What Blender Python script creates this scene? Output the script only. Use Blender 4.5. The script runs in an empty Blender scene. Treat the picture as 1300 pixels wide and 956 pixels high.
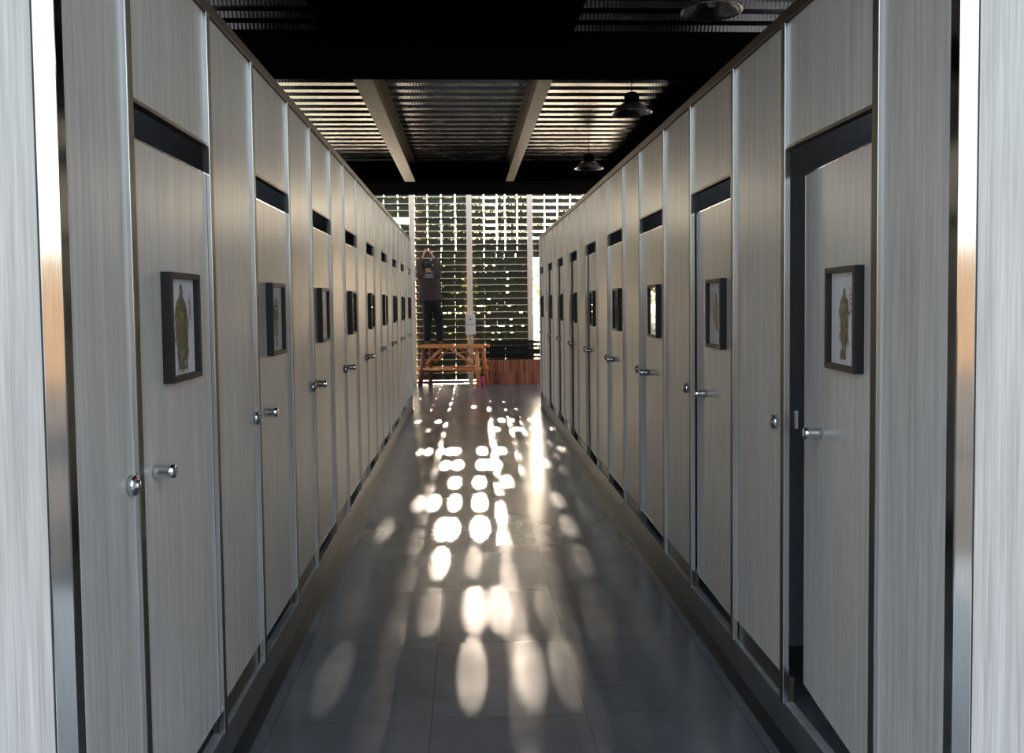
import bpy, bmesh, math, random
from mathutils import Vector, Matrix
R_ = math.radians
rnd = random.Random(7)
scene = bpy.context.scene
COL = scene.collection

# ------------------------------------------------------------------ sizes (metres)
XL, XR = -0.86, 1.144          # faces of the two cubicle rows
TOP = 2.575                    # top of the fixed panels
DTOP, TBOT, PBOT = 2.038, 2.133, 0.2226
CURB = 0.128
PITCH, OPEN = 1.2947, 0.662
YL0, YR0 = 2.300, 2.381        # near edge of the first opening, left and right
YEND = 13.50
YW = 17.53                     # green wall
DECK, BEAM = 3.815, 3.507
EYE = 1.6

# ------------------------------------------------------------------ materials
def nodes(name):
    m = bpy.data.materials.new(name); m.use_nodes = True
    nt = m.node_tree
    return m, nt, nt.nodes['Principled BSDF']
def N(nt, t, **kw):
    n = nt.nodes.new(t)
    for k, v in kw.items():
        if k in n.inputs.keys() if hasattr(n.inputs, 'keys') else False: n.inputs[k].default_value = v
        else: setattr(n, k, v)
    return n
def coords(nt, scale, space='Object', rot=(0, 0, 0)):
    tc = nt.nodes.new('ShaderNodeTexCoord'); mp = nt.nodes.new('ShaderNodeMapping')
    mp.inputs['Scale'].default_value = scale; mp.inputs['Rotation'].default_value = rot
    if space == 'World':
        g = nt.nodes.new('ShaderNodeNewGeometry'); nt.links.new(g.outputs['Position'], mp.inputs['Vector'])
    else:
        nt.links.new(tc.outputs[space], mp.inputs['Vector'])
    return mp.outputs['Vector']
def noise(nt, vec, scale=5, detail=4, rough=.5):
    n = nt.nodes.new('ShaderNodeTexNoise'); n.inputs['Scale'].default_value = scale
    n.inputs['Detail'].default_value = detail; n.inputs['Roughness'].default_value = rough
    nt.links.new(vec, n.inputs['Vector']); return n.outputs['Fac']
def ramp(nt, fac, stops):
    r = nt.nodes.new('ShaderNodeValToRGB'); e = r.color_ramp.elements
    e[0].position, e[0].color = stops[0][0], (*stops[0][1], 1)
    e[1].position, e[1].color = stops[-1][0], (*stops[-1][1], 1)
    for p, c in stops[1:-1]:
        x = e.new(p); x.color = (*c, 1)
    nt.links.new(fac, r.inputs['Fac']); return r.outputs['Color']
def bump(nt, b, h, strength=.2, dist=.01):
    n = nt.nodes.new('ShaderNodeBump'); n.inputs['Strength'].default_value = strength
    n.inputs['Distance'].default_value = dist
    nt.links.new(h, n.inputs['Height']); nt.links.new(n.outputs['Normal'], b.inputs['Normal'])
def maprange(nt, fac, a, b_, c, d):
    n = nt.nodes.new('ShaderNodeMapRange')
    for i, v in zip(('From Min', 'From Max', 'To Min', 'To Max'), (a, b_, c, d)): n.inputs[i].default_value = v
    nt.links.new(fac, n.inputs['Value']); return n.outputs['Result']
def simple(name, col, rough=.5, metal=0, var=.12, nscale=8, bumpv=0.0, spec=.5):
    m, nt, b = nodes(name)
    f = noise(nt, coords(nt, (1, 1, 1)), nscale, 4)
    lo = tuple(c * (1 - var) for c in col); hi = tuple(min(1, c * (1 + var)) for c in col)
    nt.links.new(ramp(nt, f, [(.3, lo), (.7, hi)]), b.inputs['Base Color'])
    b.inputs['Roughness'].default_value = rough; b.inputs['Metallic'].default_value = metal
    b.inputs['Specular IOR Level'].default_value = spec
    if bumpv: bump(nt, b, f, bumpv)
    return m
def laminate(name):
    m, nt, b = nodes(name)
    v = coords(nt, (1, 1, .012), 'World')
    n1 = noise(nt, v, 260, 3, .6)
    n2 = noise(nt, coords(nt, (1, 1, .03), 'World'), 60, 3, .6)
    mx = nt.nodes.new('ShaderNodeMath'); mx.operation = 'ADD'
    s1 = nt.nodes.new('ShaderNodeMath'); s1.operation = 'MULTIPLY'; s1.inputs[1].default_value = .5
    s2 = nt.nodes.new('ShaderNodeMath'); s2.operation = 'MULTIPLY'; s2.inputs[1].default_value = .5
    nt.links.new(n1, s1.inputs[0]); nt.links.new(n2, s2.inputs[0])
    nt.links.new(s1.outputs[0], mx.inputs[0]); nt.links.new(s2.outputs[0], mx.inputs[1])
    c = ramp(nt, mx.outputs[0], [(.36, LAM[0]), (.5, LAM[1]), (.64, LAM[2])])
    nt.links.new(c, b.inputs['Base Color'])
    b.inputs['Roughness'].default_value = .34
    b.inputs['Specular IOR Level'].default_value = .5
    bump(nt, b, n1, .10, .0015)
    return m
LAM = [(.36, .33, .306), (.455, .42, .391), (.56, .52, .484)]
M = {}
M['laminate'] = laminate('grey woodgrain laminate')
def brushed(name, col, rough, metal=1.0):
    m, nt, b = nodes(name)
    f = noise(nt, coords(nt, (1, 1, .02)), 300, 3)
    nt.links.new(ramp(nt, f, [(.3, tuple(c * .85 for c in col)), (.7, col)]), b.inputs['Base Color'])
    nt.links.new(maprange(nt, f, .3, .7, rough * .85, rough * 1.2), b.inputs['Roughness'])
    b.inputs['Metallic'].default_value = metal
    return m
M['alu'] = brushed('brushed aluminium', (.66, .67, .70), .21)
M['reflector'] = brushed('spun aluminium', (.78, .75, .72), .24)
M['steel'] = brushed('polished stainless steel', (.62, .60, .57), .10)
M['chrome'] = brushed('satin chrome', (.72, .73, .75), .16)
M['bronze'] = brushed('bronze anodised metal', (.24, .215, .17), .42)
M['rail'] = simple('dark brown metal', (.055, .045, .036), .45, metal=.6)
M['groove'] = simple('black gasket', (.015, .015, .016), .6)
M['black_frame'] = simple('black lacquered wood', (.010, .0095, .010), .45, var=.2, spec=.3)
M['red'] = simple('red enamel', (.55, .02, .02), .4)
M['inner'] = simple('inner board darkened for shade', (.15, .155, .17), .45, var=.12, nscale=40)  # darker copy of the laminate, stands in for shade inside the cubicles
M['core'] = simple('dark board edge', (.03, .028, .026), .5)

def tile_mat():
    m, nt, b = nodes('dark grey stone tiles')
    g = nt.nodes.new('ShaderNodeNewGeometry')
    mp = nt.nodes.new('ShaderNodeMapping'); mp.inputs['Location'].default_value = (0.155, -0.345, 0)
    nt.links.new(g.outputs['Position'], mp.inputs['Vector'])
    br = nt.nodes.new('ShaderNodeTexBrick'); br.offset = 0; br.squash = 1
    br.inputs['Scale'].default_value = 1; br.inputs['Brick Width'].default_value = .6
    br.inputs['Row Height'].default_value = .735; br.inputs['Mortar Size'].default_value = .0026
    br.inputs['Mortar Smooth'].default_value = .1; br.inputs['Bias'].default_value = 0
    br.inputs['Color1'].default_value = (.088, .091, .098, 1); br.inputs['Color2'].default_value = (.102, .105, .113, 1)
    br.inputs['Mortar'].default_value = (.05, .05, .052, 1)
    nt.links.new(mp.outputs['Vector'], br.inputs['Vector'])
    w = coords(nt, (1, 1, 1), 'World')
    f1 = noise(nt, w, 2.2, 6, .6)
    f2 = noise(nt, coords(nt, (1, 6, 1), 'World', (0, 0, .5)), 9, 5, .7)
    mix = nt.nodes.new('ShaderNodeMix'); mix.data_type = 'RGBA'; mix.blend_type = 'MULTIPLY'; mix.inputs['Factor'].default_value = 1
    nt.links.new(br.outputs['Color'], mix.inputs['A'])
    nt.links.new(ramp(nt, f1, [(.25, (.78, .78, .78)), (.75, (1.25, 1.25, 1.25))]), mix.inputs['B'])
    # thin pale scratches and scuffs
    vo = nt.nodes.new('ShaderNodeTexVoronoi'); vo.feature = 'DISTANCE_TO_EDGE'; vo.inputs['Scale'].default_value = 1.7
    wob = nt.nodes.new('ShaderNodeMix'); wob.data_type = 'RGBA'; wob.inputs['Factor'].default_value = .25
    nz = nt.nodes.new('ShaderNodeTexNoise'); nz.inputs['Scale'].default_value = 1.3
    nt.links.new(w, nz.inputs['Vector']); nt.links.new(w, wob.inputs['A']); nt.links.new(nz.outputs['Color'], wob.inputs['B'])
    nt.links.new(wob.outputs['Result'], vo.inputs['Vector'])
    sc = maprange(nt, vo.outputs['Distance'], 0, .004, 1, 0)
    gate = maprange(nt, noise(nt, w, 1.6, 2), .52, .6, 0, .5)
    mm = nt.nodes.new('ShaderNodeMath'); mm.operation = 'MULTIPLY'
    nt.links.new(sc, mm.inputs[0]); nt.links.new(gate, mm.inputs[1])
    mix2 = nt.nodes.new('ShaderNodeMix'); mix2.data_type = 'RGBA'
    nt.links.new(mm.outputs[0], mix2.inputs['Factor']); nt.links.new(mix.outputs['Result'], mix2.inputs['A'])
    mix2.inputs['B'].default_value = (.2, .2, .2, 1)
    nt.links.new(mix2.outputs['Result'], b.inputs['Base Color'])
    nt.links.new(maprange(nt, f1, .3, .7, .19, .27), b.inputs['Roughness'])
    b.inputs['Specular IOR Level'].default_value = .5
    inv = maprange(nt, br.outputs['Fac'], 0, 1, 1, 0)
    ad = nt.nodes.new('ShaderNodeMath'); ad.operation = 'ADD'
    sm = nt.nodes.new('ShaderNodeMath'); sm.operation = 'MULTIPLY'; sm.inputs[1].default_value = .0
    nt.links.new(f2, sm.inputs[0]); nt.links.new(inv, ad.inputs[0]); nt.links.new(sm.outputs[0], ad.inputs[1])
    bump(nt, b, ad.outputs[0], .25, .002)
    return m
M['tiles'] = tile_mat()
M['curb'] = simple('grey stone curb', (.068, .07, .073), .3, var=.3, nscale=9)
M['border'] = simple('black stone border', (.018, .018, .02), .3, var=.35, nscale=12)
M['nosing'] = simple('pale stone edge', (.24, .24, .235), .3, var=.25, nscale=20)
M['plaster'] = simple('wall darkened for shade', (.03, .03, .03), .8)  # near-black colour stands in for shade behind the door slots
M['backdrop'] = simple('dark boarded fence', (.035, .022, .012), .8, var=.3, nscale=3)
M['black'] = simple('black painted steel', (.006, .006, .006), 1, var=.2, spec=0)
M['purlin'] = simple('brown primed steel', (.20, .165, .13), .38, metal=.5, var=.3, nscale=14)
M['white_paint'] = simple('cream painted steel', (.82, .65, .52), .45, var=.05)
M['box_white'] = simple('white plastic', (.72, .69, .66), .4, var=.04)

def deck_mat():
    m, nt, b = nodes('galvanised decking')
    f = noise(nt, coords(nt, (.6, 3, 1), 'World'), 3, 6, .6)
    nt.links.new(ramp(nt, f, [(.3, (.17, .155, .145)), (.7, (.34, .31, .29))]), b.inputs['Base Color'])
    b.inputs['Metallic'].default_value = 1
    nt.links.new(maprange(nt, f, .3, .7, .15, .30), b.inputs['Roughness'])
    w = nt.nodes.new('ShaderNodeTexWave'); w.wave_type = 'BANDS'; w.bands_direction = 'X'
    w.inputs['Scale'].default_value = 10; w.inputs['Distortion'].default_value = 0
    nt.links.new(coords(nt, (1, 1, 1), 'World'), w.inputs['Vector'])
    bump(nt, b, w.outputs['Fac'], .12, .004)
    return m
M['deck'] = deck_mat()

def leaf_mat(name, a, c):
    m, nt, b = nodes(name)
    f = noise(nt, coords(nt, (1, 1, 1), 'World'), 14, 3)
    nt.links.new(ramp(nt, f, [(.3, a), (.7, c)]), b.inputs['Base Color'])
    b.inputs['Roughness'].default_value = .5
    b.inputs['Transmission Weight'].default_value = 0
    out = nt.nodes['Material Output']
    tr = nt.nodes.new('ShaderNodeBsdfTranslucent'); tr.inputs['Color'].default_value = (c[0] * 1.4, c[1] * 1.5, c[2], 1)
    mx = nt.nodes.new('ShaderNodeMixShader'); mx.inputs['Fac'].default_value = .3
    nt.links.new(b.outputs[0], mx.inputs[1]); nt.links.new(tr.outputs[0], mx.inputs[2]); nt.links.new(mx.outputs[0], out.inputs['Surface'])
    return m
M['leaf'] = leaf_mat('small potted leaves', (.035, .06, .012), (.11, .14, .03))
M['tree_leaf'] = leaf_mat('tree leaves', (.05, .10, .02), (.16, .22, .05))
M['pot'] = simple('dark olive plastic', (.035, .034, .018), .6, var=.25)
M['bark'] = simple('brown bark', (.10, .07, .045), .9, var=.4, bumpv=.4)
M['grass'] = simple('dry grass ground', (.16, .17, .08), .95, var=.4, nscale=3)
M['paving'] = simple('dark concrete paving', (.05, .05, .05), .85, var=.1, nscale=2)
M['skin'] = simple('skin', (.40, .17, .09), .5, var=.06)
M['hair'] = simple('black hair', (.008, .006, .005), .75, var=.3, nscale=60)
M['shirt'] = simple('dark maroon cotton', (.045, .024, .020), .9, var=.25, nscale=20)
M['trousers'] = simple('black denim', (.006, .006, .007), .95, var=.3, nscale=30)
M['shoe'] = simple('grey canvas', (.10, .10, .11), .8)
M['letter'] = simple('white print', (.7, .68, .66), .6)
M['wood_orange'] = simple('varnished orange timber', (.62, .23, .075), .38, var=.3, nscale=16)
M['wood_red'] = simple('reddish brown timber', (.17, .045, .028), .55, var=.35, nscale=16)
M['brick1'] = simple('terracotta brick', (.38, .125, .07), .8, var=.3, nscale=30, bumpv=.2)
M['brick2'] = simple('dark terracotta brick', (.24, .075, .045), .8, var=.3, nscale=30, bumpv=.2)
M['brick3'] = simple('pale terracotta brick', (.42, .16, .085), .8, var=.3, nscale=30, bumpv=.2)
M['crate'] = simple('black plastic crate', (.010, .010, .010), .6, spec=.2)
M['pink'] = simple('pink plastic film', (.60, .03, .15), .4)
M['cable'] = simple('black rubber', (.012, .012, .012), .55)
M['blue_paper'] = simple('pale blue paper', (.20, .24, .42), .6, var=.04)
M['paper'] = simple('off white paper', (.62, .62, .66), .6, var=.03)
for nm, c in dict(ink_olive=(.10, .085, .035), ink_brown=(.15, .07, .035), ink_dark=(.035, .028, .02), ink_gold=(.33, .27, .07),
                  ink_rust=(.26, .09, .045), seal=(.50, .035, .04), ink_blue=(.07, .11, .16)).items():
    M[nm] = simple(nm.replace('_', ' '), c, .6, var=.35, nscale=60)
def glass_mat():
    m, nt, b = nodes('picture glass')
    out = nt.nodes['Material Output']
    tr = nt.nodes.new('ShaderNodeBsdfTransparent'); gl = nt.nodes.new('ShaderNodeBsdfGlossy'); gl.inputs['Roughness'].default_value = .02
    lw = nt.nodes.new('ShaderNodeLayerWeight'); pw = nt.nodes.new('ShaderNodeMath'); pw.operation = 'POWER'; pw.inputs[1].default_value = 5
    nt.links.new(lw.outputs['Facing'], pw.inputs[0])
    fr = nt.nodes.new('ShaderNodeMath'); fr.operation = 'MULTIPLY_ADD'; fr.inputs[1].default_value = .96; fr.inputs[2].default_value = .04
    nt.links.new(pw.outputs[0], fr.inputs[0])
    mx = nt.nodes.new('ShaderNodeMixShader')
    nt.links.new(fr.outputs[0], mx.inputs['Fac']); nt.links.new(tr.outputs[0], mx.inputs[1]); nt.links.new(gl.outputs[0], mx.inputs[2])
    nt.links.new(mx.outputs[0], out.inputs['Surface']); nt.nodes.remove(b)
    return m
M['glass'] = glass_mat()

# ------------------------------------------------------------------ mesh helpers
class MB:
    def __init__(s): s.bm = bmesh.new(); s.slot = 0
    def _tag(s, faces):
        for f in faces: f.material_index = s.slot
    def box(s, x0, x1, y0, y1, z0, z1, bevel=0.0, mat=None):
        r = bmesh.ops.create_cube(s.bm, size=1)
        v = r['verts']
        c = Vector(((x0 + x1) / 2, (y0 + y1) / 2, (z0 + z1) / 2)); d = Vector((abs(x1 - x0), abs(y1 - y0), abs(z1 - z0)))
        for q in v: q.co = Vector((q.co.x * d.x, q.co.y * d.y, q.co.z * d.z)) + c
        if mat is not None:
            for q in v: q.co = mat @ q.co
        fs = set(f for q in v for f in q.link_faces)
        s._tag(fs)
        if bevel:
            es = list(set(e for q in v for e in q.link_edges))
            rr = bmesh.ops.bevel(s.bm, geom=es, offset=bevel, segments=2, affect='EDGES', profile=.5)
            s._tag(rr['faces'])
        return s
    def tube(s, p0, p1, r0, r1=None, n=12, caps=True):
        r1 = r0 if r1 is None else r1
        p0, p1 = Vector(p0), Vector(p1); d = p1 - p0
        rot = d.to_track_quat('Z', 'Y').to_matrix().to_4x4()
        r = bmesh.ops.create_cone(s.bm, cap_ends=caps, segments=n, radius1=r0, radius2=r1, depth=d.length)
        mt = Matrix.Translation((p0 + p1) / 2) @ rot
        for q in r['verts']: q.co = mt @ q.co
        fs = set(f for q in r['verts'] for f in q.link_faces)
        for f in fs: f.smooth = len(f.verts) == 4
        s._tag(fs); return s
    def lathe(s, prof, axis='Z', origin=(0, 0, 0), n=24):
        o = Vector(origin); rings = []
        for r, h in prof:
            ring = []
            for i in range(n):
                a = 2 * math.pi * i / n; c, t = r * math.cos(a), r * math.sin(a)
                p = {'Z': (c, t, h), 'X': (h, c, t), 'Y': (c, h, t)}[axis]
                ring.append(s.bm.verts.new(o + Vector(p)))
            rings.append(ring)
        fs = []
        for a, b in zip(rings, rings[1:]):
            for i in range(n):
                j = (i + 1) % n
                fs.append(s.bm.faces.new((a[i], a[j], b[j], b[i])))
        for ring in (rings[0], rings[-1]):
            try: fs.append(s.bm.faces.new(ring))
            except ValueError: pass
        for f in fs: f.smooth = True
        s._tag(fs); return s
    def poly(s, pts):
        f = s.bm.faces.new([s.bm.verts.new(p) for p in pts]); s._tag([f]); return s
    def leaf(s, c, size, rg):
        a = Vector((rg.uniform(-1, 1), rg.uniform(-1, 1), rg.uniform(-1, 1))).normalized()
        b = a.cross(Vector((rg.uniform(-1, 1), rg.uniform(-1, 1), rg.uniform(-1, 1)))).normalized()
        c = Vector(c); l = size; w = size * .45
        s.poly([c - a * l * .5, c + b * w * .5, c + a * l * .5, c - b * w * .5]); return s
    def mesh(s, name, mats):
        bmesh.ops.recalc_face_normals(s.bm, faces=[f for f in s.bm.faces if len(f.verts) > 2]) if len(s.bm.faces) < 5000 else None
        me = bpy.data.meshes.new(name); s.bm.to_mesh(me); s.bm.free()
        for m in (mats if isinstance(mats, (list, tuple)) else [mats]): me.materials.append(m)
        return me
    def build(s, name, mats, parent=None, **kw):
        o = bpy.data.objects.new(name, s.mesh(name, mats)); COL.objects.link(o)
        if parent: o.parent = parent
        for k, v in kw.items(): o[k] = v
        return o
def tag(o, label, cat, group=None, kind=None):
    o['label'] = label; o['category'] = cat
    if group: o['group'] = group
    if kind: o['kind'] = kind
    return o
def thing(name, label, cat, loc=(0, 0, 0), rz=0, group=None):
    o = bpy.data.objects.new(name, None); COL.objects.link(o); o.empty_display_size = .1
    o.location = loc; o.rotation_euler = (0, 0, rz)
    return tag(o, label, cat, group)
def struct(o):
    o['kind'] = 'structure'; return o
def copytree(o, loc, rz, label, parent=None):
    c = o.copy(); COL.objects.link(c); c.location = loc; c.rotation_euler = (0, 0, rz); c['label'] = label
    for ch in o.children:
        d = ch.copy(); COL.objects.link(d); d.parent = c
        for g in ch.children:
            e = g.copy(); COL.objects.link(e); e.parent = d
    return c
ORD = ['first', 'second', 'third', 'fourth', 'fifth', 'sixth', 'seventh', 'eighth', 'ninth', 'tenth', 'eleventh']

# ------------------------------------------------------------------ the setting
struct(MB().box(-.80, 1.085, -1.2, YW + .35, -.12, 0).build('floor', M['tiles']))
struct(MB().box(-.862, -.80, 1.2, YEND, -.12, 0).box(1.085, 1.146, 1.2, YEND, -.12, 0).build('trim_1', M['border']))
fl2 = MB().box(-3.2, -.862, YEND, YW + .35, -.12, 0).box(1.146, 3.6, YEND, YW + .35, -.12, 0).box(-.862, -.80, YEND, YW + .35, -.12, 0).box(1.085, 1.146, YEND, YW + .35, -.12, 0)
fl2.box(-3.2, -.80, -1.2, 1.2, -.12, 0).box(1.085, 3.6, -1.2, 1.2, -.12, 0)
struct(fl2.build('floor_passage', M['tiles']))
struct(MB().box(-2.3, XL, 1.86, YEND, -.12, CURB, .004).build('trim_2', M['curb']))
struct(MB().box(XR, 2.6, 1.93, YEND, -.12, CURB, .004).build('trim_3', M['curb']))
struct(MB().box(-2.36, -2.26, 1.86, YEND, CURB - .2, TOP + .02).build('wall_left', M['plaster']))
struct(MB().box(-5.1, -5.0, 1.0, 15.4, -.2, DECK).build('wall_left', M['plaster']))
struct(MB().box(5.2, 5.3, 1.0, 15.4, -.2, 3.1).build('wall_right', M['plaster']))
struct(MB().box(2.56, 2.66, 1.93, YEND, CURB - .2, TOP + .02).build('wall_right', M['plaster']))
wd = MB()
for j in range(0, 10):
    y = YL0 - .31 + PITCH * j
    if j: wd.box(-2.255, XL - .05, y, y + .018, CURB + .085, TOP - .03)
struct(wd.build('wall_partitions_left', M['inner']))
wd = MB(); wk = MB()
for j in range(0, 9):
    y = YR0 + OPEN + .31 + PITCH * j
    wd.box(XR + .03, 2.555, y, y + .018, CURB + .085, TOP - .03)
    wk.box(XR + .03, 2.555, y + .004, y + .014, CURB, CURB + .085)
struct(wd.build('wall_partitions_right', M['inner']))
struct(MB().box(-2.26, XL - .045, YEND - .02, YEND - .002, CURB, TOP).box(XR + .045, 2.56, YEND - .02, YEND - .002, CURB, TOP).build('wall_far_ends', M['laminate']))
struct(wk.build('trim_4', M['core']))
wk = MB()
for j in range(1, 10):
    y = YL0 - .31 + PITCH * j
    wk.box(-2.255, XL - .05, y + .004, y + .014, CURB, CURB + .085)
struct(wk.build('trim_5', M['core']))
struct(MB().box(XL - .03, XL + .0015, 1.9, YEND, CURB - .006, CURB + .003, .001).build('trim_7', M['nosing']))
struct(MB().box(XR - .0015, XR + .03, 1.97, YEND, CURB - .006, CURB + .003, .001).build('trim_8', M['nosing']))
# outdoors
struct(MB().box(-60, 60, YW + .36, 120, -.25, -.06).build('ground', M['grass']))
struct(MB().box(-14, 14, -30, -1.2, -.2, -.02).box(-14, -3.2, -1.2, 1.2, -.2, -.02).box(3.6, 14, -1.2, 1.2, -.2, -.02).build('ground_paving', M['paving']))

struct(MB().box(-14, 14, -15.1, -15, -.1, 2.7).build('added_backdrop', M['backdrop']))  # unseen, added behind the camera to darken the corner posts' reflection
# corrugated roof deck: ribs running across the corridor
def deck():
    mb = MB(); bm = mb.bm
    y = 1.0; prof = []
    while y < 15.4:
        prof += [(y, DECK), (y + .12, DECK), (y + .145, DECK + .05), (y + .255, DECK + .05)]
        y += .28
    pts = [(p, z) for p, z in prof if p < 15.45]
    xs = (-5.1, 5.3)
    va = [bm.verts.new((xs[0], p, z)) for p, z in pts]; vb = [bm.verts.new((xs[1], p, z)) for p, z in pts]
    for i in range(len(pts) - 1): bm.faces.new((va[i], va[i + 1], vb[i + 1], vb[i]))
    mb.box(-5.1, 5.3, 1.0, 15.4, DECK + .075, DECK + .12)
    return mb
struct(deck().build('ceiling', M['deck']))

def ibeam_x(y0, y1, zb, x0, x1, h):
    mb = MB(); yc = (y0 + y1) / 2
    mb.box(x0, x1, y0, y1, zb, zb + .018, .002).box(x0, x1, yc - .008, yc + .008, zb + .018, zb + h - .018).box(x0, x1, y0, y1, zb + h - .018, zb + h, .002)
    return mb
b = ibeam_x(7.2, 7.5, BEAM, -5.0, 5.2, DECK - BEAM)
for x in (-2.0, -.855, .7, 2.065): b.box(x - .008, x + .008, 7.21, 7.49, BEAM + .018, DECK - .018)
b.box(-5, 5.2, 7.2, 7.215, BEAM + .018, DECK - .015)
tag(b.build('roof_beam', M['black']), 'black steel beam crossing overhead in front of the two brown joists', 'beam', 'black roof beams')
b = ibeam_x(13.7, 14.0, BEAM, -5.0, 5.2, DECK - BEAM)
b.box(-5, 5.2, 13.7, 13.715, BEAM + .018, DECK - .015)
tag(b.build('roof_beam', M['black']), 'black steel beam at the far end of the brown joists', 'beam', 'black roof beams')
struct(MB().box(-5, 5.2, 14.0, 15.37, BEAM, BEAM + .05).box(-5, 5.2, 15.33, 15.38, BEAM, DECK + .25).build('ceiling_soffit', M['black']))
struct(MB().box(-1.08, .86, 1.3, 7.19, DECK - .12, DECK - .005).build('ceiling_panel', M['black']))
for (x0, x1, lb) in ((-.94, -.775, 'brown steel joist over the left side of the corridor'), (.64, .765, 'brown steel joist over the right side of the corridor'),
                     (2.235, 2.32, 'dark steel joist over the right-hand cubicles, beyond the lamps')):
    mb = MB(); xc = (x0 + x1) / 2
    mb.box(x0, x1, 7.5, 13.7, BEAM, BEAM + .016, .002).box(xc - .006, xc + .006, 7.5, 13.7, BEAM + .016, DECK - .016).box(x0, x1, 7.5, 13.7, DECK - .016, DECK - .002)
    tag(mb.build('ceiling_joist', M['purlin' if x0 < 2 else 'black']), lb, 'beam', 'brown ceiling joists')

# ------------------------------------------------------------------ cubicle fronts (local: corridor is +X, y is depth, origin on the wall face at floor)
PW = .038       # edge profile width
def edge_profile(mb, y0, y1, z0, z1):
    mb.slot = 0; mb.box(-.010, .011, y0, y1, z0, z1, .0012)
    mb.slot = 1; mb.box(.0105, .0118, y0 + .004, y1 - .002, z0, z1); mb.slot = 0
    return mb
def lock_mesh(mb, y, z):
    return mb.lathe([(.0, .0), (.027, .0), (.027, .012), (.025, .017), (.013, .018), (.012, .024), (0, .025)], 'X', (0, y, z), 24)
def fixed_panel(name, y0, y1, lock=None, keeper=None, near=True, far=True):
    """y0..y1 is everything between two openings, profiles included"""
    root = bpy.data.objects.new(name, None); COL.objects.link(root)
    a = y0 + (PW if near else 0); c = y1 - (PW if far else 0)
    MB().box(-.022, 0, a, c, PBOT, TOP).build('panel', M['laminate'], root)
    MB().box(-.032, -.014, y0 + .004, y1 - .004, CURB, PBOT, .001).build('kick_plate', M['bronze'], root)
    if near: edge_profile(MB(), y0, a, CURB, TOP).build('edge_profile', [M['alu'], M['bronze']], root)
    if far: edge_profile(MB(), c, y1, CURB, TOP).build('edge_profile', [M['alu'], M['bronze']], root)
    for l in lock or []:
        lk = lock_mesh(MB(), l, 1.147).build('lock', M['chrome'], root)
        MB().box(.0175, .019, l - .004, l + .004, 1.147 + .014, 1.147 + .021).build('indicator', M['red'], lk, label='small red engaged mark')
    for k in keeper or []:
        MB().box(-.042, -.030, k - .010, k + .004, 1.135, 1.20, .002).build('latch_keeper', M['chrome'], root)
    return root
def transom():
    root = bpy.data.objects.new('transom_panel', None); COL.objects.link(root)
    MB().box(-.022, 0, .0, OPEN, TBOT + .012, TOP).build('panel', M['laminate'], root)
    MB().box(-.026, .003, 0, OPEN, TBOT, TBOT + .012, .002).build('edge_strip', M['bronze'], root)
    return root
GP, GT, GD = 'fixed panels between the cubicle doors', 'panels above the cubicle doors', 'cubicle doors'
GF = 'framed paintings on the cubicle doors'
LCK = .068
W = PITCH - OPEN
Llab = lambda i, what: f'{what}, {ORD[i]} from the near end of the left row'
Rlab = lambda i, what: f'{what}, {ORD[i]} from the near end of the right row'
# left near piece + repeats
p = fixed_panel('partition_panel', 1.905 - YL0 + .037, 0, lock=[-LCK], near=False)
p.location = (XL, YL0, 0); tag(p, 'narrow grey woodgrain fixed panel beside the steel post at the near left corner', 'panel', GP)
p0 = fixed_panel('partition_panel', -W, 0, lock=[-LCK])
p0.location = (XL, YL0 + PITCH, 0); tag(p0, Llab(1, 'grey woodgrain fixed panel with a round lock'), 'panel', GP)
for j in range(2, 9):
    copytree(p0, (XL, YL0 + PITCH * j, 0), 0, Llab(j, 'grey woodgrain fixed panel with a round lock'))
ye = YL0 + PITCH * 8 + OPEN
p = fixed_panel('partition_panel', 0, YEND - ye, far=True)
p.location = (XL, ye, 0); tag(p, 'thin grey end panel closing the far end of the left row', 'panel', GP)
# right (rotated half a turn: local -y is farther)
p = fixed_panel('partition_panel', 0, YR0 - 1.975 - .037, far=False)
p.location = (XR, YR0, 0); p.rotation_euler = (0, 0, math.pi); tag(p, 'narrow grey woodgrain fixed panel beside the steel post at the near right corner', 'panel', GP)
q0 = fixed_panel('partition_panel', -W, 0, lock=[-.105], keeper=[-.004])
q0.location = (XR, YR0 + OPEN, 0); q0.rotation_euler = (0, 0, math.pi)
tag(q0, 'grey fixed panel with lock and latch keeper, just beyond the ajar right door', 'panel', GP)
for j in range(1, 8):
    copytree(q0, (XR, YR0 + OPEN + PITCH * j, 0), math.pi, Rlab(j + 1, 'grey woodgrain fixed panel with a round lock'))
yr = YR0 + OPEN + PITCH * 8
p = fixed_panel('partition_panel', -(YEND - yr), 0)
p.location = (XR, yr, 0); p.rotation_euler = (0, 0, math.pi); tag(p, 'thin grey end panel closing the far end of the right row', 'panel', GP)
t0 = transom(); t0.location = (XL, YL0, 0); tag(t0, Llab(0, 'grey woodgrain panel above a door slot'), 'panel', GT)
for j in range(1, 9): copytree(t0, (XL, YL0 + PITCH * j, 0), 0, Llab(j, 'grey woodgrain panel above a door slot'))
for j in range(9): copytree(t0, (XR, YR0 + OPEN + PITCH * j, 0), math.pi, Rlab(j, 'grey woodgrain panel above a door slot'))

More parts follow.
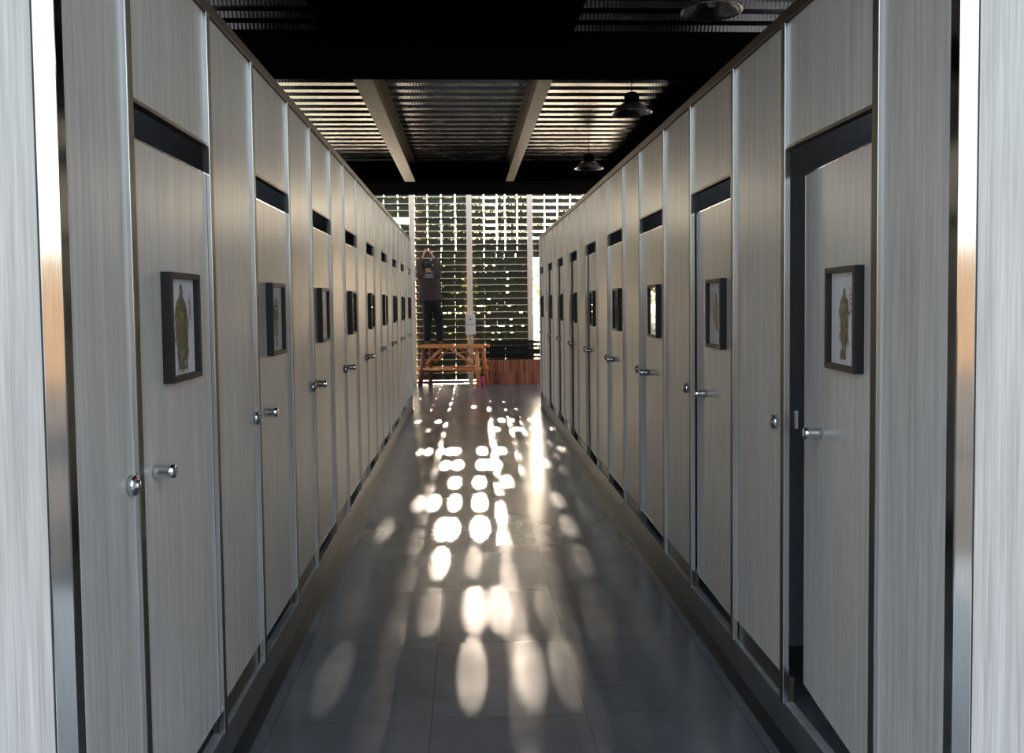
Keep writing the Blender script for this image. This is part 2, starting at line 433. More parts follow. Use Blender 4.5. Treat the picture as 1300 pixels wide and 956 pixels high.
# door: hinge at origin, leaf runs along -y, corridor +x
def knob(mb, y, z):
    return mb.lathe([(0, 0), (.017, 0), (.0195, .004), (.0195, .016), (.0178, .028), (.0195, .040), (.0195, .052), (.0165, .056), (0, .056)], 'X', (0, y, z), 24)
DT = .002
def make_door(koff):
    root = bpy.data.objects.new('cubicle_door', None); COL.objects.link(root)
    MB().box(-.022, -DT, -OPEN + .006, -.004, PBOT - .018, DTOP).build('door_leaf', M['laminate'], root)
    mb = MB().box(-.0225, -DT + .0012, -OPEN + .004, -.003, DTOP, DTOP + .004).box(-.0225, -DT + .0012, -OPEN + .003, -OPEN + .007, PBOT - .020, DTOP + .004)
    mb.box(-.0225, -DT + .0012, -OPEN + .004, -.003, PBOT - .022, PBOT - .018)
    mb.build('edging', M['alu'], root)
    h = MB()
    for z in (.45, 1.12, 1.85): h.tube((-.016, -.001, z - .04), (-.016, -.001, z + .04), .006, n=10)
    h.build('hinge', M['chrome'], root)
    knob(MB(), -OPEN + koff, 1.148).build('door_knob', M['chrome'], root)
    return root
d0 = make_door(.105); dR = make_door(.19)

# framed painting: local back at x=0, facing +x, centred on y=0,z=0
FW, FH, FD = .268, .318, .030
def robe(mb, mir, kind, rg):
    """a generic brush-painted robed figure: silhouette keyed by height (z, centre, half width), filled with strokes"""
    g = lambda y, z, d=0: (.0122 + d, y * mir, z)
    def P(slot, pts, d=0):
        mb.slot = slot; mb.poly([g(y, z, d) for y, z in pts])
    S = {0: [(-.128, .010, .036), (-.10, .006, .052), (-.05, .002, .056), (.0, .0, .060), (.045, -.002, .058), (.074, -.002, .042), (.092, 0, .014), (.104, .0, .013), (.118, .0, .013), (.126, 0, .006)],
         1: [(-.118, -.006, .010), (-.08, -.004, .016), (-.06, 0, .026), (-.02, .0, .024), (.02, -.002, .030), (.055, 0, .026), (.068, 0, .012), (.082, 0, .011), (.096, 0, .004)],
         2: [(-.07, -.022, .012), (-.045, -.010, .024), (-.02, .004, .040), (.02, .004, .044), (.05, .0, .032), (.066, .004, .014), (.082, .006, .013), (.10, .004, .005)],
         3: [(-.10, 0, .056), (-.07, 0, .058), (-.03, -.002, .042), (.01, 0, .034), (.04, .002, .028), (.056, 0, .013), (.072, 0, .013), (.088, 0, .005)]}[kind]
    if kind == 1: S = [(z, c, w * 1.45 if z < .06 else w * 1.2) for z, c, w in S]
    pal = {0: (1, 2, 2, 5, 1, 3), 1: (1, 1, 3, 3, 4), 2: (4, 4, 1, 5, 4), 3: (2, 5, 3, 1, 2)}[kind]
    def at(z):
        for (a, c, w), (b, c2, w2) in zip(S, S[1:]):
            if a <= z <= b:
                t_ = (z - a) / (b - a); return c + (c2 - c) * t_, w + (w2 - w) * t_
        return 0, 0
    P(pal[0], [(c + w * .93, z) for z, c, w in S] + [(c - w * .93, z) for z, c, w in reversed(S)])
    z0, z1 = S[0][0], S[-1][0]
    for i in range(150):
        z = rg.uniform(z0, z1 - .004); c, w = at(z); u = rg.uniform(-1, 1); y = c + w * u
        L_ = rg.uniform(.008, .026) * (1 if z < .06 else .4); tl = u * .35 + rg.uniform(-.25, .25); k = rg.uniform(.0018, .0055)
        zz = max(z - L_, z0 - .008)
        low = z < z0 + (z1 - z0) * .4
        P(rg.choice(pal + ((5, 2, 0) if low else (1, 4, 4))), [(y - k, z), (y + k, z), (y + k * .4 + tl * L_, zz), (y - k * .6 + tl * L_, zz)], .0001 + i * .000004)
    # legs or hem tassels, face and collar
    if kind in (1, 2):
        c = S[0][1]
        P(3, [(c - .008, z0 + .03), (c - .002, z0 + .03), (c - .006, z0 - .010), (c - .016, z0 - .010)], .0008); P(3, [(c + .004, z0 + .03), (c + .010, z0 + .03), (c + .016, z0 - .006), (c + .006, z0 - .006)], .0008)
    zf = S[-2][0] - .004; cf = S[-2][1]
    P(5, [(cf - .007, zf - .012), (cf + .007, zf - .012), (cf + .008, zf + .002), (cf - .008, zf + .002)], .0009)
    P(3, [(cf - .011, zf + .001), (cf + .011, zf + .001), (cf + .005, zf + .012), (cf - .005, zf + .012)], .001)
    # column of small red characters
    mb.slot = 7
    sy = .080 if kind in (0, 3) else .058
    for i in range(5):
        z = .092 - i * .017; w = .012
        for (a, c, d, e) in ((-w, w, .004, .006), (-w * .8, w * .8, -.001, .001), (-w, w, -.006, -.004), (-.0012, .0012, -.006, .006), (-w, -w + .002, -.006, .004)):
            if rg.random() < .85: mb.poly([g(sy + a, z + d, .0002), g(sy + c, z + d, .0002), g(sy + c, z + e, .0002), g(sy + a, z + e, .0002)])
    mb.slot = 0
ARTM = ['paper', 'ink_olive', 'ink_brown', 'ink_dark', 'ink_gold', 'ink_rust', 'ink_blue', 'seal']
def make_frame(kind, mir):
    root = bpy.data.objects.new('picture_frame', None); COL.objects.link(root)
    t = .018; h, w = FH / 2, FW / 2
    mb = MB()
    mb.box(0, FD, -w, -w + t, -h, h, .0015).box(0, FD, w - t, w, -h, h, .0015).box(0, FD, -w + t, w - t, h - t, h, .0015).box(0, FD, -w + t, w - t, -h, -h + t, .0015)
    mb.box(0, .004, -w + .002, w - .002, -h + .002, h - .002)
    mb.build('moulding', M['black_frame'], root)
    pm = MB().box(.005, .012, -w + t - .001, w - t + .001, -h + t - .001, h - t + .001)
    robe(pm, mir, kind, random.Random(kind * 3 + 1))
    o = pm.build('painting', [M[k] for k in ARTM], root)
    MB().poly([(.021, -w + t, -h + t), (.021, w - t, -h + t), (.021, w - t, h - t), (.021, -w + t, h - t)]).build('glass_pane', M['glass'], root)
    return root
FR = {k: make_frame(k[0], k[1]) for k in ((0, 1), (1, 1), (2, -1), (3, -1), (1, -1), (0, -1))}
ART = {(0, 1): 'tall robed figure', (0, -1): 'ragged robed figure', (1, 1): 'slim standing figure', (1, -1): 'slim dark figure', (2, -1): 'yellow green leaping figure', (3, -1): 'seated brown figure'}
used = set()
def place(proto, loc, rz, label, cat, group):
    if proto.name in used: return copytree(proto, loc, rz, label)
    used.add(proto.name); proto.location = loc; proto.rotation_euler = (0, 0, rz); tag(proto, label, cat, group); return proto
seqL = [(0, 1), (1, -1), (3, -1), (0, -1), (1, 1), (2, -1), (3, -1), (0, 1), (1, -1)]
seqR = [(1, 1), (2, -1), (1, -1), (3, -1), (0, -1), (1, 1), (2, -1), (0, 1), (3, -1)]
FZ = 1.6 - .0605
angR = [5.2, 1.6, .8, .5, 1.6, 2.2, 2.0, 2.4, 1.2]
angL = [0, .0, .3, 0, .2, .3, 0, .3, 0]
for side in 'LR':
    for j in range(9):
        if side == 'L':
            hinge = Vector((XL, YL0 + OPEN + PITCH * j, 0)); rz = R_(-angL[j]); proto = d0; seq = seqL[j]
            off = OPEN - (.184 + FW / 2) if j else OPEN - (.197 + FW / 2)
            dl, fl = Llab(j, 'closed grey woodgrain cubicle door'), 'left'
        else:
            hinge = Vector((XR, YR0 + PITCH * j, 0)); rz = math.pi + R_(-angR[j]); proto = dR; seq = seqR[j]
            off = OPEN - .29 - FW / 2 if j else OPEN - .315 - FW / 2
            dl, fl = (Rlab(j, 'grey woodgrain cubicle door') if j else 'grey woodgrain cubicle door standing ajar at the near right, its edge showing'), 'right'
        place(proto, hinge, rz, dl, 'door', GD)
        m = Matrix.Rotation(rz, 4, 'Z')
        pos = hinge + m @ Vector((-DT + .0005, -off, FZ))
        if j == 0: lab = f'black framed painting of a {ART[seq]} on the nearest {fl} door'
        else: lab = f'black framed painting of a {ART[seq]} on the {ORD[j]} {fl} door'
        place(FR[seq], pos, rz, lab, 'picture', GF)
# top rails
for s, x, nm in ((1, XL, 'left'), (-1, XR, 'right')):
    y0 = 1.905 if s > 0 else 1.975
    mb = MB().box(x - s * .04, x + s * .012, y0, YEND, TOP, TOP + .012, .002).box(x - s * .036, x + s * .004, y0, YEND, TOP + .012, TOP + .05, .002)
    tag(mb.build('head_rail', M['rail']), f'dark bronze rail running along the top of the {nm} cubicle row', 'rail', 'top rails')
# near corner posts and end panels facing the camera
for s, x, y, nm in ((-1, XL, 1.90, 'left'), (1, XR, 1.97, 'right')):
    mb = MB().box(x, x + s * .046, y, y + .04, 0, 3.2, .003)
    tag(mb.build('corner_post', M['steel']), f'polished steel corner post at the near end of the {nm} row', 'post', 'corner posts')
    t = thing('end_panel', f'pale grey woodgrain panel on the near end of the {nm} row, facing the camera', 'panel', (x + s * .046, y, 0), 0, 'end panels')
    xa, xb = sorted((0, s * 1.35))
    MB().box(xa, xb, .004, .024, .02, 3.2).build('panel', M['laminate'], t)
    MB().box(min(0, s * .004), max(0, s * .004), .002, .026, .02, 3.2).build('edge_strip', M['groove'], t)
# blue notices on the far panels
for (x, y, s, lb) in ((XL, YL0 + PITCH * 8 - .30, 1, 'blue paper notice on the left row near its far end'), (XR, YR0 + OPEN + PITCH * 7 + .32, -1, 'blue paper notice on the right row near its far end')):
    mb = MB().box(x + s * .0003, x + s * .0015, y - .12, y + .12, 1.47, 1.80)
    tag(mb.build('paper_notice', M['blue_paper']), lb, 'notice', 'blue paper notices')

# ------------------------------------------------------------------ pendant lamps
def lamp():
    root = bpy.data.objects.new('pendant_lamp', None); COL.objects.link(root)
    sh = MB()
    prof = [(.062, .098), (.085, .090), (.125, .062), (.160, .032), (.187, .006), (.197, .0), (.199, .004), (.189, .012), (.163, .038), (.128, .068), (.088, .096), (.062, .104)]
    sh.lathe(prof, 'Z', (0, 0, 0), 36).build('lamp_shade', M['reflector'], root)
    hs = MB().lathe([(0, .085), (.045, .085), (.062, .105), (.066, .120), (.060, .150), (.063, .175), (.050, .195), (.018, .205), (0, .207)], 'Z', (0, 0, 0), 24)
    for i in range(14):
        a = i * math.pi / 7; hs.box(.055, .072, -.002, .002, .115, .185, mat=Matrix.Rotation(a, 4, 'Z'))
    hs.build('lamp_housing', M['black'], root)
    MB().tube((0, 0, .205), (0, 0, DECK - 3.42), .005, n=8).build('cord', M['cable'], root)
    MB().lathe([(0, .03), (.022, .036), (.032, .055), (.028, .078), (.018, .09), (0, .09)], 'Z', (0, 0, 0), 20).build('bulb', M['box_white'], root)
    return root
l0 = lamp()
used_lab = ['steel pendant lamp cut off by the top edge of the picture', 'steel pendant lamp hanging in the middle of the three', 'steel pendant lamp hanging nearest the green wall']
for i, (x, y, z) in enumerate(((1.61, 5.62, 3.465), (1.63, 8.45, 3.43), (1.69, 11.85, 3.415))):
    place(l0, (x, y, z), i * .7, used_lab[i], 'lamp', 'pendant lamps')

# ------------------------------------------------------------------ green wall
ROWH, Z0 = .1364, .030
NR = 31
t = thing('plant_rack', 'tall cream metal rack of narrow rails carrying rows of planters at the far end', 'rack', (0, YW, 0))
for i in range(NR):
    z = Z0 + ROWH * i + .019
    mb = MB().box(-2.9, 3.3, -.004, .008, z, z + .014).box(-2.9, 3.3, .008, .125, z + .009, z + .013)
    mb.build('shelf_rail', M['white_paint'], t)
MB().box(-2.9, 3.3, .02, .11, 0, .038).build('base_kerb', M['core'], t)
for x in (-2.25, -1.07, .068, 1.285, 2.4):
    MB().box(x - .02, x + .02, .13, .17, 0, 4.3).build('upright', M['white_paint'], t)
for x in (-2.25, -1.07, .068, 1.285, 2.4):
    lb = {-2.25: 'cream steel column of the green wall hidden beyond the left row', -1.07: 'cream steel column at the left end of the worker\'s bay', .068: 'cream steel column carrying the white boxes',
          1.285: 'cream steel column at the right, above the crates', 2.4: 'cream steel column beyond the right row'}[x]
    tag(MB().box(x - .054, x + .054, YW - .14, YW - .03, 0, 4.3, .006).build('column', M['white_paint']), lb, 'column', 'cream columns of the green wall')
mb = MB().box(-3.2, 3.6, YW + .18, YW + .24, 4.2, 4.9)
struct(mb.build('trim_6', M['black']))
for i in range(7):
    z = 3.294 - .5457 * i
    if z < .1: break
    MB().tube((-2.9, -.018, z), (3.3, -.018, z), .0085, n=8).build('irrigation_pipe', M['cable'], t)
# light patches on the floor tell where the planting is thin
TAN_EL, TAN_AZ = .170, .011
PATCH = [(-0.14, 7.62), (-0.41, 7.0), (-0.29, 6.99), (-0.12, 6.93), (-0.12, 6.13), (-0.2, 6.13), (-0.69, 6.25), (-0.61, 6.25), (-0.2, 5.3), (-0.22, 4.53), (-0.22, 4.2), (-0.62, 4.6), (-0.6, 3.81), (0.34, 7.65), (0.09, 7.5), (0.08, 6.91), (0.07, 6.16), (0.71, 6.81), (0.7, 5.91), (0.7, 5.18), (0.68, 4.3), (0.02, 4.7), (0.01, 4.13), (0.14, 4.54), (0.24, 4.62), (0.25, 4.06), (0.4, 4.65), (0.0, 3.72), (0.25, 3.7), (0.4, 3.73), (-0.69, 11.79), (-0.61, 11.79), (-0.63, 10.9), (-0.52, 10.9), (-0.42, 11.91), (-0.54, 9.23), (-0.62, 9.23), (-0.45, 9.23), (-0.62, 8.65), (-0.31, 9.46), (-0.21, 9.2), (-0.11, 9.18), (-0.24, 8.48), (-0.12, 8.47), (0.14, 9.3), (0.2, 8.6), (.27, 8.6), (0.13, 8.36), (0.36, 9.32), (0.46, 12.56), (0.61, 12.54), (0.45, 11.79), (0.58, 11.57), (0.35, 11.01), (0.30, 11.01), (0.66, 11.09), (0.6, 11.09), (0.82, 10.92), (0.81, 10.21), (-0.0, 12.81), (1.01, 9.45), (0.76, 8.41), (1.06, 10.89), (0.84, 11.74), (.1, 13.4), (.12, 14.2)]
holes = {}
for x, y in PATCH:
    d = YW - y; n = round((d * TAN_EL - .0293) / ROWH)
    holes.setdefault(n, []).append(x + d * TAN_AZ)
bays = [(-2.19, [.27, .27, .27, .27], 0), (-1.018, [.249, .263, .273, .256], 1), (.108, [.257, .250, .157, .230, .270], 2), (1.345, [.25, .25, .25, .25], 3)]
def planter(w, leaves, seed, notches=(), hw=.023):
    rg = random.Random(seed); mb = MB(); h = .082
    mb.slot = 0
    y0, y1 = .014, .118
    mb.box(0, w, y0, y1, 0, h - .006).box(-.003, w + .003, y0 - .004, y1 + .004, h - .006, h)
    mb.slot = 1
    def open_(x): return any(abs(x - n) < hw for n in notches)
    for ly in (.03, .06, .085, .11):
        x = -.004
        while x < w + .004:
            if True:
                for z in (h + .002, h + .012, h + .026, h + .038):
                    if rg.random() < leaves and not (open_(x) and z > h + .02):
                        c = Vector((x + rg.uniform(-.005, .005), ly + rg.uniform(-.01, .01), z + rg.uniform(-.004, .004)))
                        s = rg.uniform(.018, .028); a = rg.uniform(0, 3.14)
                        dx = Vector((math.cos(a), rg.uniform(-.5, .5), math.sin(a))) * s; dz = Vector((-math.sin(a), rg.uniform(-.5, .5), math.cos(a))) * s * .55
                        mb.poly([c - dx * .5, c + dz * .5, c + dx * .5, c - dz * .5])
            x += .0085
    for i in range(int(w * 130)):
        x = rg.uniform(0, w); c = (x, rg.uniform(-.02, .03), rg.uniform(.02, h + .02) if not open_(x) else rg.uniform(.0, h - .01)); mb.leaf(c, rg.uniform(.018, .035), rg)
    return mb.mesh('planter', [M['pot'], M['leaf']])
cache = {}; GPn = 'planters on the green wall'
rowname = lambda n: f'{ORD[n - 1]} rail from the floor' if n < 11 else (f'{ORD[29 - n]} rail from the top' if n > 19 else f'{ORD[n - 11]} rail above the tenth')
npl = 0
for n in range(NR - 1):
    z = Z0 + ROWH * n + .033 - ROWH    # planter stands on the rail below the slit of level n
    if n == 0: continue
    for bi, (xb, ws, bid) in enumerate(bays):
        if bid == 0 and n < 20: continue
        if bid == 3 and n < 19: continue
        x = xb
        for ci, w in enumerate(ws):
            if bid == 2 and n < 3: pass
            rg = random.Random(n * 31 + ci * 7 + bid)
            thin = n > 20
            hl = [hx - x for hx in holes.get(n, []) if x - .02 < hx < x + w + .02]
            gap = .001 + .003 * rg.random() if n < 19 else .003 + .013 * rg.random()
            if bid == 0 and n == 24: x += w + .008; continue
            wq = w - gap
            key = (round(w, 3), bid > 1, thin, rg.randint(0, 2), tuple(round(q, 2) for q in hl), n > 14)
            if key not in cache: cache[key] = planter(w - .014,   .96 if not thin else (.25 if bid > 2 else (.5 if bid > 1 else .8)), hash(key) % 9999 if False else int(w * 1000) + len(cache), [q for q in hl], .020 if n > 14 else .030)
            o = bpy.data.objects.new('planter', cache[key]); COL.objects.link(o)
            o.location = (x + rg.uniform(0, gap * .5), YW, z); o.scale = (wq / (w - .014), 1, 1)
            bay = ['far left bay', "worker's bay", 'middle bay', 'right bay'][bid]
            tag(o, f'dark planter, {ORD[ci]} from left in {bay}, {rowname(n)}', 'planter', GPn)
            npl += 1
            x += w + (.001 if n < 20 else .012)
print('planters', npl)

# electrical boxes on the middle column
for z0, z1, w, lb in ((1.165, 1.375, .20, 'upper white box with a round green lamp on the middle column'), (.965, 1.155, .20, 'lower plain white box on the middle column')):
    t = thing('electrical_box', lb, 'box', (.07, YW - .14, z0), 0, 'white boxes on the column')
    MB().box(-w / 2, w / 2, -.09, 0, 0, z1 - z0, .008).build('housing', M['box_white'], t)
    MB().box(-w / 2 + .012, w / 2 - .012, -.097, -.0905, .012, z1 - z0 - .012, .003).build('cover', M['box_white'], t)
    if z0 > 1: MB().lathe([(0, -.101), (.014, -.101), (.016, -.097), (0, -.097)], 'Y', (0, 0, .11), 16).build('lamp_button', M['leaf'], t, label='small round green lamp')
    else: MB().tube((0, -.03, -.12), (0, -.03, 0), .012, n=8).build('conduit', M['box_white'], t)

# ------------------------------------------------------------------ trestle bench
bt = thing('trestle_bench', 'orange timber trestle bench with diagonal braces standing before the green wall', 'bench', (-.27, 16.93, 0), R_(-20))
L2, B2, H = .60, .21, .80
def pole(mb, p0, p1, r=.019): return mb.tube(p0, p1, r, n=8)
for k, y in enumerate((-B2, B2)):
    MB().box(-L2 - .03, L2 + .07, y - .04, y + .04, H - .065, H - .004, .004).build('top_rail', M['wood_orange'], bt)
    MB().tube((-L2 - .07, y * 1.1, .325), (L2 + .04, y * 1.1, .325), .030, n=10).build('stretcher', M['wood_orange'], bt)
    for sx in (-1, 1):
        MB().tube((sx * (L2 - .12), y * 1.15, .42), (-.15 if sx < 0 else .02, y * 1.0, H - .06), .027, n=10).build('brace', M['wood_orange'], bt)
tp = MB()
for y in (-.12, -.04, .04, .12): tp.box(-L2 - .01, L2 + .06, y - .036, y + .036, H - .03, H, .003)
tp.build('top_boards', M['wood_orange'], bt)
for sx in (-1, 1):
    for sy in (-1, 1):
        m_ = M['wood_red'] if sx < 0 else M['wood_orange']
        MB().tube((sx * (L2 - .03) + sx * .03, sy * (B2 + .05), 0), (sx * (L2 - .06), sy * (B2 - .03), H - .06), .046, .042, n=12).build('leg', m_, bt, label='dark red brown leg' if sx < 0 else 'orange leg')
# pink bag
pb = MB(); bmesh.ops.create_icosphere(pb.bm, subdivisions=3, radius=.5)
for v in pb.bm.verts:
    n_ = v.co.normalized(); k = 1 + .12 * math.sin(9 * n_.x + 3) + .1 * math.sin(11 * n_.z * 1.3 + 5 * n_.y)
    v.co = Vector((n_.x * .055 * k, n_.y * .055 * k, max(-.08, n_.z * .085 * k) + .08 if n_.z < .8 else n_.z * .11 + .08))
for f in pb.bm.faces: f.smooth = True
o = pb.build('plastic_bag', M['pink']); o.location = (.285, 16.72, 0); tag(o, 'small bright pink plastic bag on the floor between the bench legs', 'bag')

# ------------------------------------------------------------------ bricks and crates
def brick_mesh():
    mb = MB().box(-.0248, .0248, 0, .112, 0, .236, .004)
    return mb
bms = [brick_mesh().mesh('brick', m) for m in (M['brick1'], M['brick2'], M['brick3'])]
for r in range(2):
    for i in range(20):
        rg = random.Random(i * 3 + r)
        o = bpy.data.objects.new('brick', bms[rg.choice([0, 0, 0, 1, 1, 2])]); COL.objects.link(o)
        o.location = (.415 + i * .0538, 16.97 + rg.uniform(0, .022), r * .2362)
        w = f'{ORD[i]} from the left' if i < 10 else f'{ORD[19 - i]} from the right'
        tag(o, f'terracotta brick on end, {w} in the {"lower" if r == 0 else "upper"} row', 'brick', 'bricks stacked on end')
def crate_mesh():
    mb = MB(); w, d, h, t = .345, .27, .21, .012
    mb.box(-w / 2, w / 2, -d / 2, d / 2, 0, .01)
    for z0, z1 in ((0, .035), (.085, .110), (h - .045, h)):
        mb.box(-w / 2, w / 2, -d / 2, -d / 2 + t, z0, z1).box(-w / 2, w / 2, d / 2 - t, d / 2, z0, z1)
        mb.box(-w / 2, -w / 2 + t, -d / 2 + t, d / 2 - t, z0, z1).box(w / 2 - t, w / 2, -d / 2 + t, d / 2 - t, z0, z1)
    for i in range(8):
        x = -w / 2 + .008 + i * (w - .016) / 7
        mb.box(x - .008, x + .008, -d / 2 + .001, -d / 2 + t - .001, .03, h - .04).box(x - .008, x + .008, d / 2 - t + .001, d / 2 - .001, .03, h - .04)
    for i in range(5):
        y = -d / 2 + .02 + i * (d - .04) / 4
        mb.box(-w / 2 + .001, -w / 2 + t - .001, y - .008, y + .008, .03, h - .04).box(w / 2 - t + .001, w / 2 - .001, y - .008, y + .008, .03, h - .04)
    return mb.mesh('plastic_crate', M['crate'])
cm = crate_mesh()
for c_ in range(3):
    for r in range(4):
        o = bpy.data.objects.new('plastic_crate', cm); COL.objects.link(o)
        rg = random.Random(c_ * 9 + r)
        o.location = (.62 + c_ * .365, 17.235 + rg.uniform(-.006, .006), r * .2105)
        tag(o, f'black slatted plastic crate, {["bottom", "second", "third", "topmost"][r]} of the {["left", "middle", "right"][c_]} stack behind the bricks', 'crate', 'black crates behind the bricks')

# ------------------------------------------------------------------ person
def skin(name, verts, edges, rad, mat, parent=None, sub=2, root=0, smooth_=True):
    me = bpy.data.meshes.new(name); me.from_pydata([tuple(v) for v in verts], edges, [])
    ob = bpy.data.objects.new(name + '_tmp', me); COL.objects.link(ob)
    md = ob.modifiers.new('s', 'SKIN'); ms = ob.modifiers.new('u', 'SUBSURF'); ms.levels = sub; ms.render_levels = sub
    sv = me.skin_vertices[0].data if me.skin_vertices else None
    if sv is None:
        bpy.context.view_layer.objects.active = ob; sv = me.skin_vertices[0].data
    for i, r in enumerate(rad):
        sv[i].radius = r if isinstance(r, tuple) else (r, r); sv[i].use_root = (i == root)
    md.use_smooth_shade = True
    dg = bpy.context.evaluated_depsgraph_get(); dg.update()
    nm = bpy.data.meshes.new_from_object(ob.evaluated_get(dg)); nm.name = name
    bpy.data.objects.remove(ob)
    for p_ in nm.polygons: p_.use_smooth = True
    nm.materials.clear(); nm.materials.append(mat)
    o = bpy.data.objects.new(name, nm); COL.objects.link(o)
    if parent: o.parent = parent
    return o
PX, PY, PZ = -.655, 17.0, .80
per = thing('person', 'person in dark T-shirt and black trousers, seen from behind, arms raised, standing on the bench', 'person', (PX, PY, PZ))
LEAN = lambda z: .062 * max(0, min(1, (z - .55) / .45))
# local frame: z up from the soles, back towards -y
# body: head, neck, arms, hands, torso and legs as one surface
V = []; E = []; Rd = []
def av(p, r, link=None):
    p = Vector(p); p.x -= LEAN(p.z)
    V.append(p); Rd.append(r); i = len(V) - 1
    if link is not None: E.append((link, i))
    return i
pel = av((0, 0, .83), (.11, .08)); wa = av((0, 0, 1.00), (.10, .075), pel); ch = av((-.01, .01, 1.20), (.12, .08), wa); nb = av((-.02, .02, 1.33), (.075, .06), ch)
nk = av((-.03, .035, 1.41), (.052, .055), nb); hd = av((-.035, .05, 1.49), (.07, .082), nk); ht = av((-.035, .06, 1.57), (.068, .08), hd); hp = av((-.035, .055, 1.61), (.045, .055), ht)
hands = []
for s, sh, el, wr, hn in ((-1, (-.165, .02, 1.33), (-.185, .08, 1.57), (-.125, .16, 1.74), (-.095, .19, 1.81)), (1, (.135, .02, 1.34), (.16, .08, 1.58), (.065, .16, 1.73), (.022, .19, 1.80))):
    a = av(sh, .052, nb); m1 = av(tuple((Vector(sh) + Vector(el)) / 2), .046, a); e_ = av(el, .038, m1); m2 = av(tuple((Vector(el) * .6 + Vector(wr) * .4)), .037, e_); w_ = av(wr, (.026, .021), m2); pm = av(hn, (.034, .016), w_)
    hands.append((s, pm, Vector(wr), Vector(hn)))
for s in (-1, 1):
    h = av((s * .085, 0, .78), (.08, .085), pel); k = av((s * .115, .015, .45), (.055, .06), h); c = av((s * .12, -.012, .30), (.05, .056), k); an = av((s * .125, -.01, .07), (.034, .038), c); f = av((s * .135, .055, .035), (.038, .03), an); av((s * .14, .13, .025), (.034, .022), f)
for s, pm, wr, hn in hands:
    d = (hn - wr).normalized(); side = Vector((1, 0, 0)) * -s
    across = Vector((0, 1, 0)).cross(d).normalized() * (1 if s < 0 else -1)
    base = V[pm]
    for i, (o_, ln) in enumerate(((-.026, .058), (-.009, .068), (.009, .064), (.025, .048))):
        b0 = base + across * o_ + d * .02
        b0 = b0 + Vector((LEAN(2), 0, 0)); a1 = av(b0 + d * ln * .45 + Vector((0, .004, 0)), .0088, pm); a2 = av(b0 + d * ln * .75 + Vector((-s * .012, .012, 0)), .008, a1); av(b0 + d * ln * .9 + Vector((-s * .026, .018, 0)), .007, a2)
    base = base + Vector((LEAN(2), 0, 0)); t1 = av(base + Vector((-s * .032, -.008, .004)), .010, pm); av(base + Vector((-s * .046, -.004, .03)), .008, t1)
skin('body', V, E, Rd, M['skin'], per)
# shirt
def loft(mb, rings, n=20, cap=True):
    """rings: (centre, axis_a, axis_b) with the ellipse axes as vectors"""
    rs = []
    for c, a, b in rings:
        rs.append([mb.bm.verts.new(c + a * math.cos(2 * math.pi * i / n) + b * math.sin(2 * math.pi * i / n)) for i in range(n)])
    for p, q in zip(rs, rs[1:]):
        for i in range(n):
            f = mb.bm.faces.new((p[i], p[(i + 1) % n], q[(i + 1) % n], q[i])); f.smooth = True
    if cap:
        for r in (rs[0], rs[-1]): mb.bm.faces.new(r)
sm = MB(); rg = random.Random(5)
X_, Y_ = Vector((1, 0, 0)), Vector((0, 1, 0))
prof = [(.855, .258, .150), (.87, .260, .152), (.90, .245, .145), (.94, .228, .138), (.98, .212, .132), (1.06, .206, .130), (1.14, .208, .130), (1.22, .212, .126), (1.29, .208, .115), (1.34, .180, .098), (1.375, .125, .08), (1.40, .075, .068), (1.415, .062, .062)]
loft(sm, [(Vector((-.006 - LEAN(z) + .006 * math.sin(z * 23), .012 + .006 * math.sin(z * 17), z)), X_ * a * (1 + .02 * math.sin(z * 40)), Y_ * b) for z, a, b in prof], 28)
for s_, pts in ((-1, ((-.12, .015, 1.28, .088), (-.165, .02, 1.35, .092), (-.180, .045, 1.44, .082), (-.188, .07, 1.53, .074), (-.182, .09, 1.59, .066), (-.165, .11, 1.64, .058), (-.150, .125, 1.67, .052))),
                (1, ((.085, .015, 1.28, .088), (.135, .02, 1.35, .092), (.152, .045, 1.44, .082), (.160, .07, 1.53, .074), (.150, .09, 1.59, .066), (.125, .11, 1.64, .058), (.105, .125, 1.67, .052)))):
    P = [Vector((p[0] - LEAN(2), p[1], p[2])) for p in pts]; rings = []
    for i, p in enumerate(P):
        t_ = (P[min(i + 1, len(P) - 1)] - P[max(i - 1, 0)]).normalized(); a_ = t_.cross(Y_).normalized(); b_ = t_.cross(a_).normalized()
        r = pts[i][3] * (1 + .04 * math.sin(i * 2.3)); rings.append((p, a_ * r, b_ * r))
    loft(sm, rings, 18)
sm.build('shirt', M['shirt'], per)
V = []; E = []; Rd = []
pe = av((-.02, 0, .85), (.19, .13)); av((-.04, 0, .97), (.16, .115), pe)
for s in (-1, 1):
    h = av((s * .085, 0, .75), (.115, .11), pe); th = av((s * .102, .008, .60), (.108, .105), h); k = av((s * .118, .015, .45), (.092, .09), th); c = av((s * .124, -.008, .25), (.084, .085), k); av((s * .127, -.006, .055), (.074, .075), c)
skin('trousers', V, E, Rd, M['trousers'], per)
for s in (-1, 1):
    skin('shoe', [(s * .127, -.035, .045), (s * .13, .03, .042), (s * .138, .10, .036), (s * .142, .155, .032)], [(0, 1), (1, 2), (2, 3)], [(.040, .044), (.042, .040), (.044, .034), (.036, .028)], M['shoe'], per, root=1)
